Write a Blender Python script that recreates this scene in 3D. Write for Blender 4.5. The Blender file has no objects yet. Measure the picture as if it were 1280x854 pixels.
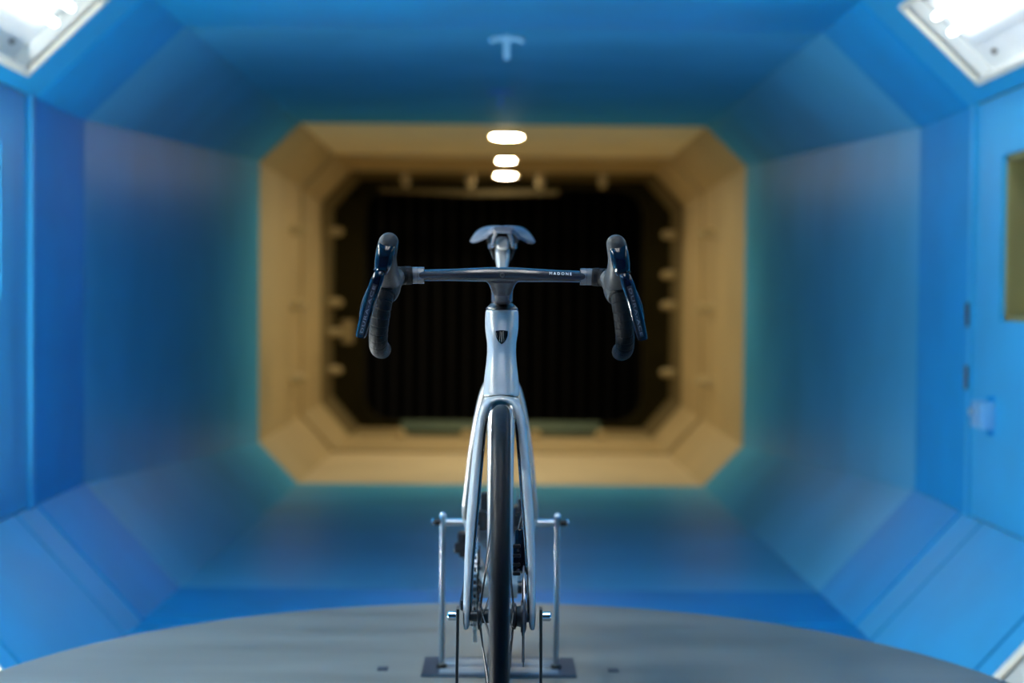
import bpy, bmesh, math, random
from mathutils import Vector, Matrix
random.seed(3)
C = bpy.context.scene
COL = C.collection

# ------------------------------------------------------------------ camera
FPX = 1850.0
cam_data = bpy.data.cameras.new('camera')
cam = bpy.data.objects.new('camera', cam_data)
COL.objects.link(cam)
cam_data.sensor_width = 36.0
cam_data.lens = FPX / 1280 * 36
cam_data.clip_start = 0.05
cam_data.clip_end = 100
EYE = Vector((0, 0, 0.842))
YAW = math.atan(12.93 / FPX)
PITCH = math.atan(48.9 / FPX)
ROLL = 0.0087
cam.matrix_world = (Matrix.Translation(EYE) @ Matrix.Rotation(-YAW, 4, 'Z')
                    @ Matrix.Rotation(math.pi / 2 - PITCH, 4, 'X') @ Matrix.Rotation(ROLL, 4, 'Z'))
cam_data.dof.use_dof = True
cam_data.dof.focus_distance = 2.44
cam_data.dof.aperture_fstop = 2.4
C.camera = cam

# ------------------------------------------------------------------ world and exposure
w = bpy.data.worlds.new('world')
C.world = w
w.use_nodes = True
w.node_tree.nodes['Background'].inputs[0].default_value = (0.02, 0.03, 0.05, 1)
w.node_tree.nodes['Background'].inputs[1].default_value = 0.2
C.view_settings.view_transform = 'Standard'
C.view_settings.look = 'None'
C.view_settings.exposure = 0.0
C.view_settings.gamma = 1.0
C.view_settings.use_curve_mapping = False
C.cycles.use_denoising = True
C.cycles.max_bounces = 8
C.cycles.sample_clamp_indirect = 6.0
C.cycles.caustics_reflective = False
C.cycles.caustics_refractive = False

TUBE_LEFT_FAR = 6.0     # radiance of the fluorescent tubes: the two lamps in view, the others left, right, low rows
TUBE_RIGHT_FAR = 9.0
TUBE_LEFT = 135.0
TUBE_RIGHT = 10.0
TUBE_TOP = 30.0
TUBE_LOW_LEFT = 330.0
TUBE_LOW_RIGHT = 5.0
WARM_LAMP = 235.0

# ------------------------------------------------------------------ materials
def nt(m):
    return m.node_tree.nodes, m.node_tree.links

def mat(name, col, rough=0.5, metal=0.0, var=0.0, scale=6.0, bump=0.0, coat=0.0, stretch=(1, 1, 1),
        rvar=0.0, spec=0.5, col2=None, detail=4.0, flakes=0.0):
    """principled paint with noise grain in colour, gloss and relief"""
    m = bpy.data.materials.new(name)
    m.use_nodes = True
    N, L = nt(m)
    b = N['Principled BSDF']
    b.inputs['Base Color'].default_value = (*col, 1)
    b.inputs['Roughness'].default_value = rough
    b.inputs['Metallic'].default_value = metal
    b.inputs['Coat Weight'].default_value = coat
    b.inputs['Coat Roughness'].default_value = 0.08
    b.inputs['Specular IOR Level'].default_value = spec
    if var or bump or rvar:
        tc = N.new('ShaderNodeTexCoord')
        mp = N.new('ShaderNodeMapping')
        mp.inputs['Scale'].default_value = stretch
        L.new(tc.outputs['Object'], mp.inputs['Vector'])
        no = N.new('ShaderNodeTexNoise')
        no.inputs['Scale'].default_value = scale
        no.inputs['Detail'].default_value = detail
        L.new(mp.outputs[0], no.inputs['Vector'])
        if var:
            r = N.new('ShaderNodeValToRGB')
            c2 = col2 or tuple(c * (1 - var) for c in col)
            c1 = tuple(min(1, c * (1 + var * 0.6)) for c in col)
            r.color_ramp.elements[0].color = (*c2, 1)
            r.color_ramp.elements[0].position = 0.3
            r.color_ramp.elements[1].color = (*c1, 1)
            r.color_ramp.elements[1].position = 0.7
            L.new(no.outputs['Fac'], r.inputs[0])
            L.new(r.outputs[0], b.inputs['Base Color'])
        if rvar:
            mr = N.new('ShaderNodeMapRange')
            mr.inputs['To Min'].default_value = max(0.02, rough - rvar)
            mr.inputs['To Max'].default_value = min(1, rough + rvar)
            L.new(no.outputs['Fac'], mr.inputs['Value'])
            L.new(mr.outputs[0], b.inputs['Roughness'])
        if bump:
            bp = N.new('ShaderNodeBump')
            bp.inputs['Strength'].default_value = bump
            bp.inputs['Distance'].default_value = 0.004
            L.new(no.outputs['Fac'], bp.inputs['Height'])
            L.new(bp.outputs[0], b.inputs['Normal'])
    return m

def emit(name, col, strength):
    m = bpy.data.materials.new(name)
    m.use_nodes = True
    N, L = nt(m)
    b = N['Principled BSDF']
    b.inputs['Base Color'].default_value = (0.8, 0.8, 0.8, 1)
    b.inputs['Emission Color'].default_value = (*col, 1)
    b.inputs['Emission Strength'].default_value = strength
    return m

def glass_mat(name, col):
    m = bpy.data.materials.new(name)
    m.use_nodes = True
    N, L = nt(m)
    b = N['Principled BSDF']
    b.inputs['Base Color'].default_value = (*col, 1)
    b.inputs['Roughness'].default_value = 0.05
    b.inputs['Transmission Weight'].default_value = 1.0
    b.inputs['IOR'].default_value = 1.1
    return m

M = {}
M['blue'] = mat('tunnel_blue_paint', (0.018, 0.33, 0.64), 0.48, var=0.12, spec=0.15, scale=1.6, rvar=0.08, bump=0.05)
M['blue_deep'] = mat('tunnel_blue_flange_paint', (0.010, 0.29, 0.62), 0.5, var=0.12, spec=0.08, scale=2.2, rvar=0.06, bump=0.05)
M['blue_gap'] = mat('seam_shadow_paint', (0.012, 0.035, 0.07), 0.8, var=0.2, scale=9)
M['blue_door'] = mat('door_blue_paint', (0.035, 0.37, 0.68), 0.42, var=0.08, spec=0.3, scale=2.5, rvar=0.06, bump=0.04)
M['blue_pale'] = mat('pale_blue_enamel', (0.16, 0.42, 0.68), 0.3, var=0.1, scale=12)
M['diffuser'] = mat('diffuser_blue_paint', (0.085, 0.43, 0.68), 0.34, var=0.10, scale=1.3, rvar=0.04, bump=0.0, spec=0.013)
M['diffuser_top'] = mat('diffuser_matt_ceiling_paint', (0.085, 0.43, 0.68), 0.7, var=0.10, scale=1.3, spec=0.004)
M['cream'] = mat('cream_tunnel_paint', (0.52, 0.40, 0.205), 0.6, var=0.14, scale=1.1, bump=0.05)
M['cream_ceiling'] = mat('lit_cream_ceiling', (0.93, 0.83, 0.57), 0.6, var=0.08, scale=1.1)  # wall cream lightened for the ceiling, in place of lamp light reaching it
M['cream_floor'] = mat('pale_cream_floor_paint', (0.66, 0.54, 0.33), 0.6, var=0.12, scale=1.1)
M['stud'] = mat('pale_stud_paint', (0.62, 0.50, 0.27), 0.5, var=0.05, scale=9)
M['cream_dim'] = mat('dull_cream', (0.42, 0.32, 0.15), 0.6, var=0.2, scale=1.8, bump=0.05)  # cream in a darker tone
M['olive_wall'] = mat('dull_olive_wall', (0.20, 0.15, 0.06), 0.75, var=0.3, scale=1.6)  # darker tone for the walls just before the black opening
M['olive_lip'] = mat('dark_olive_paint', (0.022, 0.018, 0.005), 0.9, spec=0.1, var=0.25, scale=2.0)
M['rail'] = mat('dull_olive_rail_paint', (0.12, 0.09, 0.035), 0.6, var=0.2, scale=4)
M['vane'] = mat('dark_brown_vane_paint', (0.0025, 0.0015, 0.0008), 0.7, var=0.2, scale=3)
M['black_wall'] = mat('black_wall_paint', (0.004, 0.004, 0.004), 0.9, var=0.2, scale=3)
M['green'] = mat('grey_green_paint', (0.085, 0.125, 0.085), 0.55, var=0.15, scale=5)
M['table'] = mat('turntable_grey_paint', (0.18, 0.188, 0.18), 0.42, spec=0.28, var=0.24, scale=2.2, stretch=(0.7, 4.0, 1), rvar=0.12, bump=0.05, detail=7)
M['table_edge'] = mat('turntable_edge_paint', (0.30, 0.32, 0.33), 0.5, var=0.1, scale=5)
M['plate_dark'] = mat('dark_grey_plate_paint', (0.035, 0.05, 0.075), 0.5, var=0.2, scale=60)
M['plate_light'] = mat('light_grey_plate_paint', (0.20, 0.235, 0.27), 0.4, var=0.15, scale=9, stretch=(4, 1, 1))
M['enamel'] = mat('white_lamp_enamel', (0.78, 0.80, 0.79), 0.4, var=0.04, scale=6)
M['rim_cream'] = mat('cream_lamp_rim_paint', (0.80, 0.77, 0.66), 0.45, var=0.08, scale=8)
M['silver'] = mat('silver_blue_metallic_paint', (0.49, 0.495, 0.485), 0.30, metal=0.30, var=0.03, scale=400, coat=0.5)
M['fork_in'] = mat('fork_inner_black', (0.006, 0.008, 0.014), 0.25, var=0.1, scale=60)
M['carbon'] = mat('satin_carbon_black', (0.012, 0.012, 0.015), 0.33, var=0.1, scale=120, coat=0.1)
M['bar'] = mat('satin_graphite_bar', (0.018, 0.018, 0.023), 0.25, var=0.06, scale=90, coat=0.1)
M['gloss'] = mat('gloss_black_lever', (0.002, 0.004, 0.010), 0.10, var=0.1, scale=30, spec=0.3)
M['rimblack'] = mat('gloss_carbon_rim', (0.014, 0.016, 0.02), 0.16, var=0.1, scale=60, coat=0.4)
M['rubber'] = mat('tire_rubber', (0.004, 0.0045, 0.006), 0.45, spec=0.11, var=0.12, scale=90, bump=0.1)
M['hood'] = mat('hood_rubber_grey', (0.020, 0.022, 0.024), 0.50, spec=0.25, var=0.08, scale=160, bump=0.15)
M['tape'] = mat('handlebar_tape', (0.005, 0.0055, 0.0065), 0.62, spec=0.09, var=0.15, scale=220, bump=0.3)
M['collar'] = mat('grey_finishing_tape', (0.075, 0.08, 0.09), 0.24, var=0.08, scale=120, coat=0.3)
M['chrome'] = mat('polished_steel', (0.72, 0.74, 0.77), 0.12, metal=1.0, var=0.04, scale=50)
M['alu'] = mat('bright_aluminium', (0.74, 0.77, 0.80), 0.28, metal=1.0, var=0.05, scale=60)
M['steel'] = mat('brushed_steel', (0.42, 0.44, 0.45), 0.3, metal=1.0, var=0.08, scale=40, stretch=(1, 1, .2))
M['dark_steel'] = mat('dark_steel', (0.075, 0.068, 0.062), 0.38, metal=0.8, var=0.12, scale=40)
M['rotor'] = mat('rotor_steel', (0.25, 0.26, 0.28), 0.35, metal=1.0, var=0.05, scale=80)
M['black'] = mat('black_plastic', (0.010, 0.011, 0.014), 0.35, var=0.15, scale=50)
M['saddle'] = mat('saddle_cover_grey', (0.075, 0.085, 0.11), 0.42, var=0.08, scale=150, bump=0.08)
M['text'] = mat('white_lettering', (0.8, 0.8, 0.82), 0.5, var=0.02, scale=50)
M['text_dim'] = mat('grey_lettering', (0.20, 0.185, 0.195), 0.4, var=0.02, scale=50)
M['badge'] = mat('badge_black', (0.002, 0.002, 0.005), 0.3, spec=0.12, var=0.1, scale=60)
M['badge_line'] = mat('badge_line_silver', (0.34, 0.32, 0.30), 0.35, metal=0.3, var=0.05, scale=60)
M['wood'] = mat('olive_window_casing', (0.27, 0.235, 0.085), 0.55, var=0.18, scale=5, stretch=(3, 3, .4))
M['glass'] = glass_mat('window_glass', (0.93, 0.96, 0.95))
M['tape_mark'] = mat('light_blue_paint', (0.28, 0.62, 0.85), 0.45, var=0.05, scale=20)
M['mark_dim'] = mat('mid_blue_paint', (0.06, 0.32, 0.75), 0.45, var=0.05, scale=20)
M['tube_left_far'] = emit('fluorescent_tube_left_far', (0.97, 1.0, 0.92), TUBE_LEFT_FAR)
M['tube_right_far'] = emit('fluorescent_tube_right_far', (0.97, 0.99, 1.0), TUBE_RIGHT_FAR)
M['tube_left'] = emit('fluorescent_tube_left', (1.0, 1.0, 0.92), TUBE_LEFT)
M['tube_right'] = emit('fluorescent_tube_right', (1.0, 1.0, 0.92), TUBE_RIGHT)
M['tube_top'] = emit('fluorescent_tube_top', (1.0, 0.97, 0.96), TUBE_TOP)
M['tube_low_left'] = emit('fluorescent_tube_low_left', (1.0, 1.0, 0.92), TUBE_LOW_LEFT)
M['tube_low_right'] = emit('fluorescent_tube_low_right', (1.0, 1.0, 0.92), TUBE_LOW_RIGHT)
M['warm'] = emit('warm_lamp_glow', (1.0, 0.86, 0.58), WARM_LAMP)
M['booth_lamp'] = emit('booth_lamp_glow', (1.0, 0.9, 0.6), 5.0)

# ------------------------------------------------------------------ helpers
def origin(parent):
    o = Vector((0, 0, 0))
    while parent is not None:
        o += parent.location
        parent = parent.parent
    return o

def obj(name, bm, m, parent=None, smooth=True, loc=None, mods=(), angle=40):
    """link a bmesh (world coordinates) as ONE mesh object; loc = its origin in the world"""
    me = bpy.data.meshes.new(name)
    bmesh.ops.recalc_face_normals(bm, faces=bm.faces)
    po = origin(parent)
    wl = Vector(loc) if loc is not None else po.copy()
    bm.transform(Matrix.Translation(-wl))
    bm.to_mesh(me)
    bm.free()
    o = bpy.data.objects.new(name, me)
    COL.objects.link(o)
    for mm in (m if isinstance(m, (list, tuple)) else [m]):
        me.materials.append(mm)
    if parent is not None:
        o.parent = parent
    o.location = wl - po
    for p in me.polygons:
        p.use_smooth = smooth
    if smooth and angle < 180:
        try:
            me.set_sharp_from_angle(angle=math.radians(angle))
        except Exception:
            pass
    for k, kw in mods:
        md = o.modifiers.new(k.lower(), k)
        for a, v in kw.items():
            setattr(md, a, v)
    return o

def thing(name, label, cat, loc=(0, 0, 0), group=None):
    o = bpy.data.objects.new(name, None)
    COL.objects.link(o)
    o.location = loc
    return tag(o, label, cat, group)

def tag(o, label, cat, group=None, kind=None):
    o['label'] = label
    o['category'] = cat
    if group:
        o['group'] = group
    if kind:
        o['kind'] = kind
    return o

def struct(o, label, cat):
    return tag(o, label, cat, None, 'structure')

def B():
    return bmesh.new()

def box(bm, c, s, rot=None, bevel=0.0, mi=0):
    r = bmesh.ops.create_cube(bm, size=1.0)
    vs = r['verts']
    bmesh.ops.scale(bm, vec=Vector(s), verts=vs)
    if bevel:
        es = list({e for v in vs for e in v.link_edges})
        rb = bmesh.ops.bevel(bm, geom=es, offset=bevel, segments=2, affect='EDGES', profile=0.6)
        vs = list({v for f in rb['faces'] for v in f.verts} | {v for v in vs if v.is_valid})
    if rot is not None:
        bmesh.ops.rotate(bm, cent=(0, 0, 0), matrix=rot, verts=vs)
    bmesh.ops.translate(bm, vec=Vector(c), verts=vs)
    if mi:
        for f in {f for v in vs for f in v.link_faces}:
            f.material_index = mi
    return bm

def slab(bm, quad, thick_vec):
    """a prism from four (or more) corners pushed along a vector"""
    a = [bm.verts.new(q) for q in quad]
    b = [bm.verts.new(Vector(q) + Vector(thick_vec)) for q in quad]
    n = len(a)
    bm.faces.new(a)
    bm.faces.new(b[::-1])
    for i in range(n):
        bm.faces.new((a[i], b[i], b[(i + 1) % n], a[(i + 1) % n]))
    return bm

def loft(bm, rings, cap=True, closed=False):
    vr = [[bm.verts.new(p) for p in r] for r in rings]
    n = len(vr[0])
    k = len(vr)
    for i in range(k if closed else k - 1):
        a, b = vr[i], vr[(i + 1) % k]
        for j in range(n):
            bm.faces.new((a[j], a[(j + 1) % n], b[(j + 1) % n], b[j]))
    if cap and not closed:
        bm.faces.new(vr[0][::-1])
        bm.faces.new(vr[-1])
    return bm

def ering(c, u, v, a, b, n=24, e=2.0):
    c, u, v = Vector(c), Vector(u), Vector(v)
    out = []
    for i in range(n):
        t = 2 * math.pi * i / n
        ct, st = math.cos(t), math.sin(t)
        x = math.copysign(abs(ct) ** (2 / e), ct) * a
        y = math.copysign(abs(st) ** (2 / e), st) * b
        out.append(c + u * x + v * y)
    return out

def catmull(pts, n):
    P = [Vector(p) for p in pts]
    P = [P[0] * 2 - P[1]] + P + [P[-1] * 2 - P[-2]]
    out = []
    segs = len(P) - 3
    for i in range(segs):
        p0, p1, p2, p3 = P[i:i + 4]
        for k in range(n):
            t = k / n
            out.append(0.5 * ((2 * p1) + (p2 - p0) * t + (2 * p0 - 5 * p1 + 4 * p2 - p3) * t * t
                              + (3 * p1 - p0 - 3 * p2 + p3) * t ** 3))
    out.append(P[-2].copy())
    return out

def interp(tab, x):
    if x <= tab[0][0]:
        return tab[0][1:]
    for a, b in zip(tab, tab[1:]):
        if x <= b[0]:
            t = (x - a[0]) / (b[0] - a[0])
            return tuple(p + (q - p) * t for p, q in zip(a[1:], b[1:]))
    return tab[-1][1:]

def tube(bm, path, r, n=12, cap=True, flat=1.0, up=None, e=2.0):
    """sweep a round (or flattened) section along a path; r = number or list"""
    P = [Vector(p) for p in path]
    k = len(P)
    rs = r if isinstance(r, (list, tuple)) else [r] * k
    T = []
    for i in range(k):
        a, b = P[max(0, i - 1)], P[min(k - 1, i + 1)]
        T.append((b - a).normalized())
    u = Vector(up) if up else (Vector((0, 0, 1)) if abs(T[0].z) < 0.9 else Vector((1, 0, 0)))
    rings = []
    for i in range(k):
        u = (u - T[i] * u.dot(T[i])).normalized()
        v = T[i].cross(u).normalized()
        rings.append(ering(P[i], u, v, rs[i], rs[i] * flat, n, e))
    return loft(bm, rings, cap)

def cyl(bm, a, b, r, n=16, r2=None):
    return tube(bm, [a, b], [r, r if r2 is None else r2], n)

def lathe_x(bm, prof, c, n=48, cap=False):
    """spin a profile of (x, radius) about the X axis through c"""
    c = Vector(c)
    rings = []
    for x, r in prof:
        rings.append([c + Vector((x, r * math.cos(2 * math.pi * i / n), r * math.sin(2 * math.pi * i / n))) for i in range(n)])
    return loft(bm, rings, cap)

def lathe_z(bm, prof, c, n=32, cap=True):
    c = Vector(c)
    rings = []
    for z, r in prof:
        rings.append([c + Vector((r * math.cos(2 * math.pi * i / n), r * math.sin(2 * math.pi * i / n), z)) for i in range(n)])
    return loft(bm, rings, cap)

def text_mesh(body, size, space=1.0):
    cu = bpy.data.curves.new('lettering', 'FONT')
    cu.body = body
    cu.size = size
    cu.align_x = 'CENTER'
    cu.align_y = 'CENTER'
    cu.space_character = space
    cu.resolution_u = 3
    cu.extrude = 0.00012
    t = bpy.data.objects.new('lettering', cu)
    COL.objects.link(t)
    dg = bpy.context.evaluated_depsgraph_get()
    me = bpy.data.meshes.new_from_object(t.evaluated_get(dg))
    bm = B()
    bm.from_mesh(me)
    bpy.data.objects.remove(t)
    bpy.data.curves.remove(cu)
    bpy.data.meshes.remove(me)
    return bm

# ------------------------------------------------------------------ the setting: octagonal tunnel
Y0, Y1, Y2, Y3 = -0.6, 6.40, 13.0, 18.9
XW, ZU, XC, ZF, ZW, XT, ZT = 1.80, 0.039, 1.39, -0.41, 1.613, 1.373, 2.02
SEG = {  # two corners of each side of the test section, seen along +Y
    'wall_left': ((-XW, ZU), (-XW, ZW)), 'trim_1': ((-XW, ZW), (-XT, ZT)), 'ceiling': ((-XT, ZT), (XT, ZT)),
    'trim_2': ((XW, ZW), (XT, ZT)), 'wall_right': ((XW, ZU), (XW, ZW)), 'trim_4': ((XW, ZU), (XC, ZF)),
    'floor': ((-XC, ZF), (XC, ZF)), 'trim_3': ((-XW, ZU), (-XC, ZF))}

class Side:
    def __init__(s, key):
        (x0, z0), (x1, z1) = SEG[key]
        s.p = Vector((x0, 0, z0))
        d = Vector((x1 - x0, 0, z1 - z0))
        s.len = d.length
        s.t = d.normalized()
        n = Vector((-s.t.z, 0, s.t.x))
        mid = Vector(((x0 + x1) / 2, 0, (z0 + z1) / 2))
        s.n = n if n.dot(Vector((0, 0, .8)) - mid) > 0 else -n
    def at(s, u, y, h=0.0):
        return s.p + s.t * u + s.n * h + Vector((0, y, 0))
    def slab(s, bm, u0, u1, y0, y1, h=0.0, th=0.02):
        return slab(bm, [s.at(u0, y0, h), s.at(u1, y0, h), s.at(u1, y1, h), s.at(u0, y1, h)], -s.n * th)

WORDS = {'wall_left': ('left blue side wall of the test section', 'wall'), 'wall_right': ('right blue side wall of the test section', 'wall'),
         'ceiling': ('flat blue ceiling of the test section above the bicycle', 'ceiling'),
         'floor': ('dark blue floor of the test section around the grey turntable', 'floor'),
         'trim_1': ('upper left sloping corner panel that holds the dimmer lamp', 'corner panel'),
         'trim_2': ('upper right sloping corner panel that holds the brighter lamp', 'corner panel'),
         'trim_3': ('lower left sloping corner panel with seams beside the turntable', 'corner panel'),
         'trim_4': ('lower right sloping corner panel with seams beside the turntable', 'corner panel')}
G = 0.004
GW = 0.009
FIX_U = (0.075, 0.475)
UP_BAYS = [(5.49 - 1.5 * i - 1.5, 5.49 - 1.5 * i) for i in range(3)]
LOW_BAYS = [(4.6 - 1.5 * i - 1.5, 4.6 - 1.5 * i) for i in range(2)]
for key in SEG:
    s = Side(key)
    bm = B()
    if key in ('wall_left', 'wall_right'):
        s.slab(bm, 0, s.len, 5.66, Y1, -0.03, .03)
        s.slab(bm, 0, s.len, Y0, 4.54, -0.03, .03)
    elif key.startswith('trim'):
        bays = UP_BAYS if key in ('trim_1', 'trim_2') else LOW_BAYS
        s.slab(bm, 0, s.len, bays[0][1] - .01, Y1, -0.021, .03)
        s.slab(bm, 0, s.len, Y0, bays[-1][0] + .04, -0.021, .03)
    else:
        s.slab(bm, 0, s.len, Y0, Y1, -0.021, .03)
    base = obj(key, bm, M['blue_gap'], smooth=False)
    struct(base, *WORDS[key])
    def panel(u0, u1, y0, y1, h=0.0, m='blue', hole=None):
        bm = B()
        if hole:
            a, b, c, d = hole
            s.slab(bm, u0, u1, y0, c, h)
            s.slab(bm, u0, u1, d, y1, h)
            s.slab(bm, u0, a, c, d, h)
            s.slab(bm, b, u1, c, d, h)
        else:
            s.slab(bm, u0, u1, y0, y1, h)
        return obj('panel', bm, M[m], base, smooth=False)
    if key.startswith('wall'):
        panel(0, s.len, 5.66, Y1, 0, 'blue_deep')
        panel(0, s.len, 2.0, 4.54)
        panel(0, s.len, Y0, 2.0 - G)
        panel(0, s.len, 5.645, 5.675, 0.012, 'blue_door')       # raised edge strip beside the door
    elif key in ('trim_1', 'trim_2'):
        panel(0, s.len, 5.74, Y1, 0.005, 'blue_deep')
        panel(0, s.len, 5.49 + G, 5.74, 0)
        for a, b in UP_BAYS:
            panel(0, s.len, a + G, b, 0, 'blue', (FIX_U[0], FIX_U[1], a + .25, b - .04))
        panel(0, s.len, Y0, UP_BAYS[-1][0] - G)
    elif key in ('trim_3', 'trim_4'):
        panel(0, s.len, 5.74, Y1, 0.006, 'blue_deep')
        panel(0, s.len, 5.49 + GW, 5.74, 0)
        panel(0, s.len, 4.6 + GW, 5.49 - GW, 0)
        for a, b in LOW_BAYS:
            panel(0, s.len, a + GW, b - GW, 0, 'blue', (FIX_U[0], FIX_U[1], a + .25, b - .16))
        panel(0, s.len, Y0, LOW_BAYS[-1][0] - GW)
    elif key == 'ceiling':
        panel(0, s.len, 5.74, Y1, 0.005, 'blue')
        panel(0, s.len, 3.0, 5.74 - G)
        panel(0, s.len, Y0, 3.0 - G)
    else:
        panel(0, s.len, 5.74, Y1, 0.004, 'blue_deep')
        panel(0, s.len, Y0, 5.74 - G, 0, 'blue_deep')
bm = B()
box(bm, (0, Y0 - .03, .8), (3.8, .05, 2.6))  # added unseen black panel, keeps reflections on the front faces dark
struct(obj('dark_reflection_panel', bm, M['black_wall'], smooth=False), 'added black panel behind the camera for dark reflections', 'wall')

# diffuser: an octagon that widens away from the test section, then the cream section
def octa(xw, zb, zt, xct, zct, xcb, zcb):
    return [(-xw, zb), (-xw, zt), (-xct, zct), (xct, zct), (xw, zt), (xw, zb), (xcb, zcb), (-xcb, zcb)]
O1 = octa(XW, ZU, ZW, XT, ZT, XC, ZF)
O2 = octa(2.13, -0.405, 2.055, 1.775, 2.395, 1.785, -0.765)
O3 = octa(2.15, -0.36, 2.00, 1.80, 2.39, 1.80, -0.77)
NAMES = ['wall_left', 'trim_1', 'ceiling', 'trim_2', 'wall_right', 'trim_4', 'floor', 'trim_3']
PHRASE = ['left wall', 'upper left corner slope', 'ceiling', 'upper right corner slope', 'right wall', 'lower right corner slope', 'floor', 'lower left corner slope']
def octa_section(Oa, ya, Ob, yb, m, phrase, skip=()):
    out = {}
    for i in range(8):
        j = (i + 1) % 8
        q = [Vector((Oa[i][0], ya, Oa[i][1])), Vector((Oa[j][0], ya, Oa[j][1])), Vector((Ob[j][0], yb, Ob[j][1])), Vector((Ob[i][0], yb, Ob[i][1]))]
        n = (q[1] - q[0]).cross(q[3] - q[0]).normalized()
        c = sum(q, Vector()) / 4
        if n.dot(Vector((0, c.y, .8)) - c) > 0:
            n = -n
        bm = B()
        slab(bm, q, n * .04)
        o = obj(NAMES[i], bm, m, smooth=False)
        struct(o, phrase % PHRASE[i], NAMES[i].split('_')[0].replace('trim', 'corner panel'))
        out[NAMES[i]] = o
    return out
wide = octa_section(O1, Y1, O2, Y2, M['diffuser'], 'grey blue %s of the widening tunnel section')
wide['ceiling'].data.materials[0] = M['diffuser_top']
YM = 17.6
OM = [(a[0] + (b[0] - a[0]) * (YM - Y2) / (Y3 - Y2), a[1] + (b[1] - a[1]) * (YM - Y2) / (Y3 - Y2)) for a, b in zip(O2, O3)]
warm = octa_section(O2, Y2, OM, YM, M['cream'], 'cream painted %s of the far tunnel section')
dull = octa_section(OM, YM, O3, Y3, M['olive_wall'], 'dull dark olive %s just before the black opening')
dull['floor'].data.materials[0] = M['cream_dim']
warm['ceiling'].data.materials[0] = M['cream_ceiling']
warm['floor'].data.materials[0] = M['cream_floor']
# shallow rib around the cream section
def lerp_oct(t):
    return [(a[0] + (b[0] - a[0]) * t, a[1] + (b[1] - a[1]) * t) for a, b in zip(O2, O3)]
def rib(t0, t1, depth, m, label):
    a, b = lerp_oct(t0), lerp_oct(t1)
    ya, yb = Y2 + (Y3 - Y2) * t0, Y2 + (Y3 - Y2) * t1
    bm = B()
    cz = .8
    rings = []
    for O, y, d in ((a, ya, 0), (a, ya, depth), (b, yb, depth), (b, yb, 0)):
        rings.append([Vector((x * (1 - d / 2.1), y, cz + (z - cz) * (1 - d / 1.6))) for x, z in O])
    loft(bm, rings, cap=False)
    return struct(obj('trim_5', bm, m, smooth=False), label, 'rib')
rib(0.46, 0.70, .03, M['cream'], 'shallow cream rib around the far tunnel section')

# dark lip with a round cornered opening, the dark bend behind it
def rrect(cx, cz, hx, hz, r, ang):
    dx, dz = math.cos(ang), math.sin(ang)
    lo, hi = 0.0, 6.0
    for _ in range(40):
        mid = (lo + hi) / 2
        x, z = abs(dx * mid), abs(dz * mid)
        qx, qz = max(x - (hx - r), 0), max(z - (hz - r), 0)
        inside = math.hypot(qx, qz) <= r and x <= hx and z <= hz
        lo, hi = (mid, hi) if inside else (lo, mid)
    return Vector((cx + dx * lo, 0, cz + dz * lo))
bm = B()
n = 96
HC = (0.02, 0.80)
inner = [rrect(HC[0], HC[1], 1.80, 1.50, .35, 2 * math.pi * i / n) for i in range(n)]
outer = [rrect(HC[0], HC[1], 2.4, 1.9, .3, 2 * math.pi * i / n) for i in range(n)]
rg = [[p + Vector((0, y, 0)) for p in r] for r, y in ((outer, 18.9), (inner, 18.9), (inner, 19.25), (outer, 19.25))]
loft(bm, rg, cap=False, closed=True)
struct(obj('wall_far', bm, M['olive_lip']), 'dark olive end frame around the black opening', 'wall')
bm = B()
box(bm, (-1.97, 18.89, .45), (.16, .03, .30), bevel=.01)
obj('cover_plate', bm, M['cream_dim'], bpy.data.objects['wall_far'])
bm = B()
for c, s_ in (((0, 26.0, .8), (6, .1, 5)), ((-2.6, 22.6, .8), (.1, 6.8, 5)), ((2.6, 22.6, .8), (.1, 6.8, 5)), ((0, 22.6, 3.0), (5.2, 6.8, .1)), ((0, 22.6, -1.4), (5.2, 6.8, .1))):
    box(bm, c, s_)
bend = struct(obj('wall_far', bm, M['black_wall'], smooth=False), 'black walls of the dark bend beyond the opening', 'wall')
tv = thing('vane_screen', 'dark brown screen of upright slats inside the black opening', 'screen', (0, 21.5, -1.34))
for i in range(20):
    bm = B()
    x = -1.98 + i * .2085
    box(bm, (x, 21.5, .8), (.09, .02, 4.26), Matrix.Rotation(math.radians(25), 3, 'Z'))
    obj('slat', bm, M['vane'], tv, smooth=False)

# bright studs on the cream walls, brackets under the cream ceiling
for side, sx in (('wall_left', -1), ('wall_right', 1)):
    for y, z in ((15.0, 1.56), (15.0, .80), (15.0, .05), (18.4, 1.70), (18.4, .82), (18.4, -.02), (18.4, 1.2 if sx > 0 else .45)):
        bm = B()
        xx = interp([(13, 2.13), (18.9, 2.15)], y)[0]
        cyl(bm, (sx * (xx + .01), y, z), (sx * (xx - .14), y, z), .055, 12)
        cyl(bm, (sx * (xx - .14), y, z), (sx * (xx - .17), y, z), .035, 12)
        obj('bolt', bm, M['stud'], (warm if y < YM else dull)[side])
for x in (-1.17, -.395, .45, 1.2):
    bm = B()
    box(bm, (x, 17.85, 2.33), (.10, .10, .14), bevel=.01)
    box(bm, (x, 17.85, 2.25), (.07, .14, .05), bevel=.01)
    obj('bracket', bm, M['stud'], dull['ceiling'])

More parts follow.
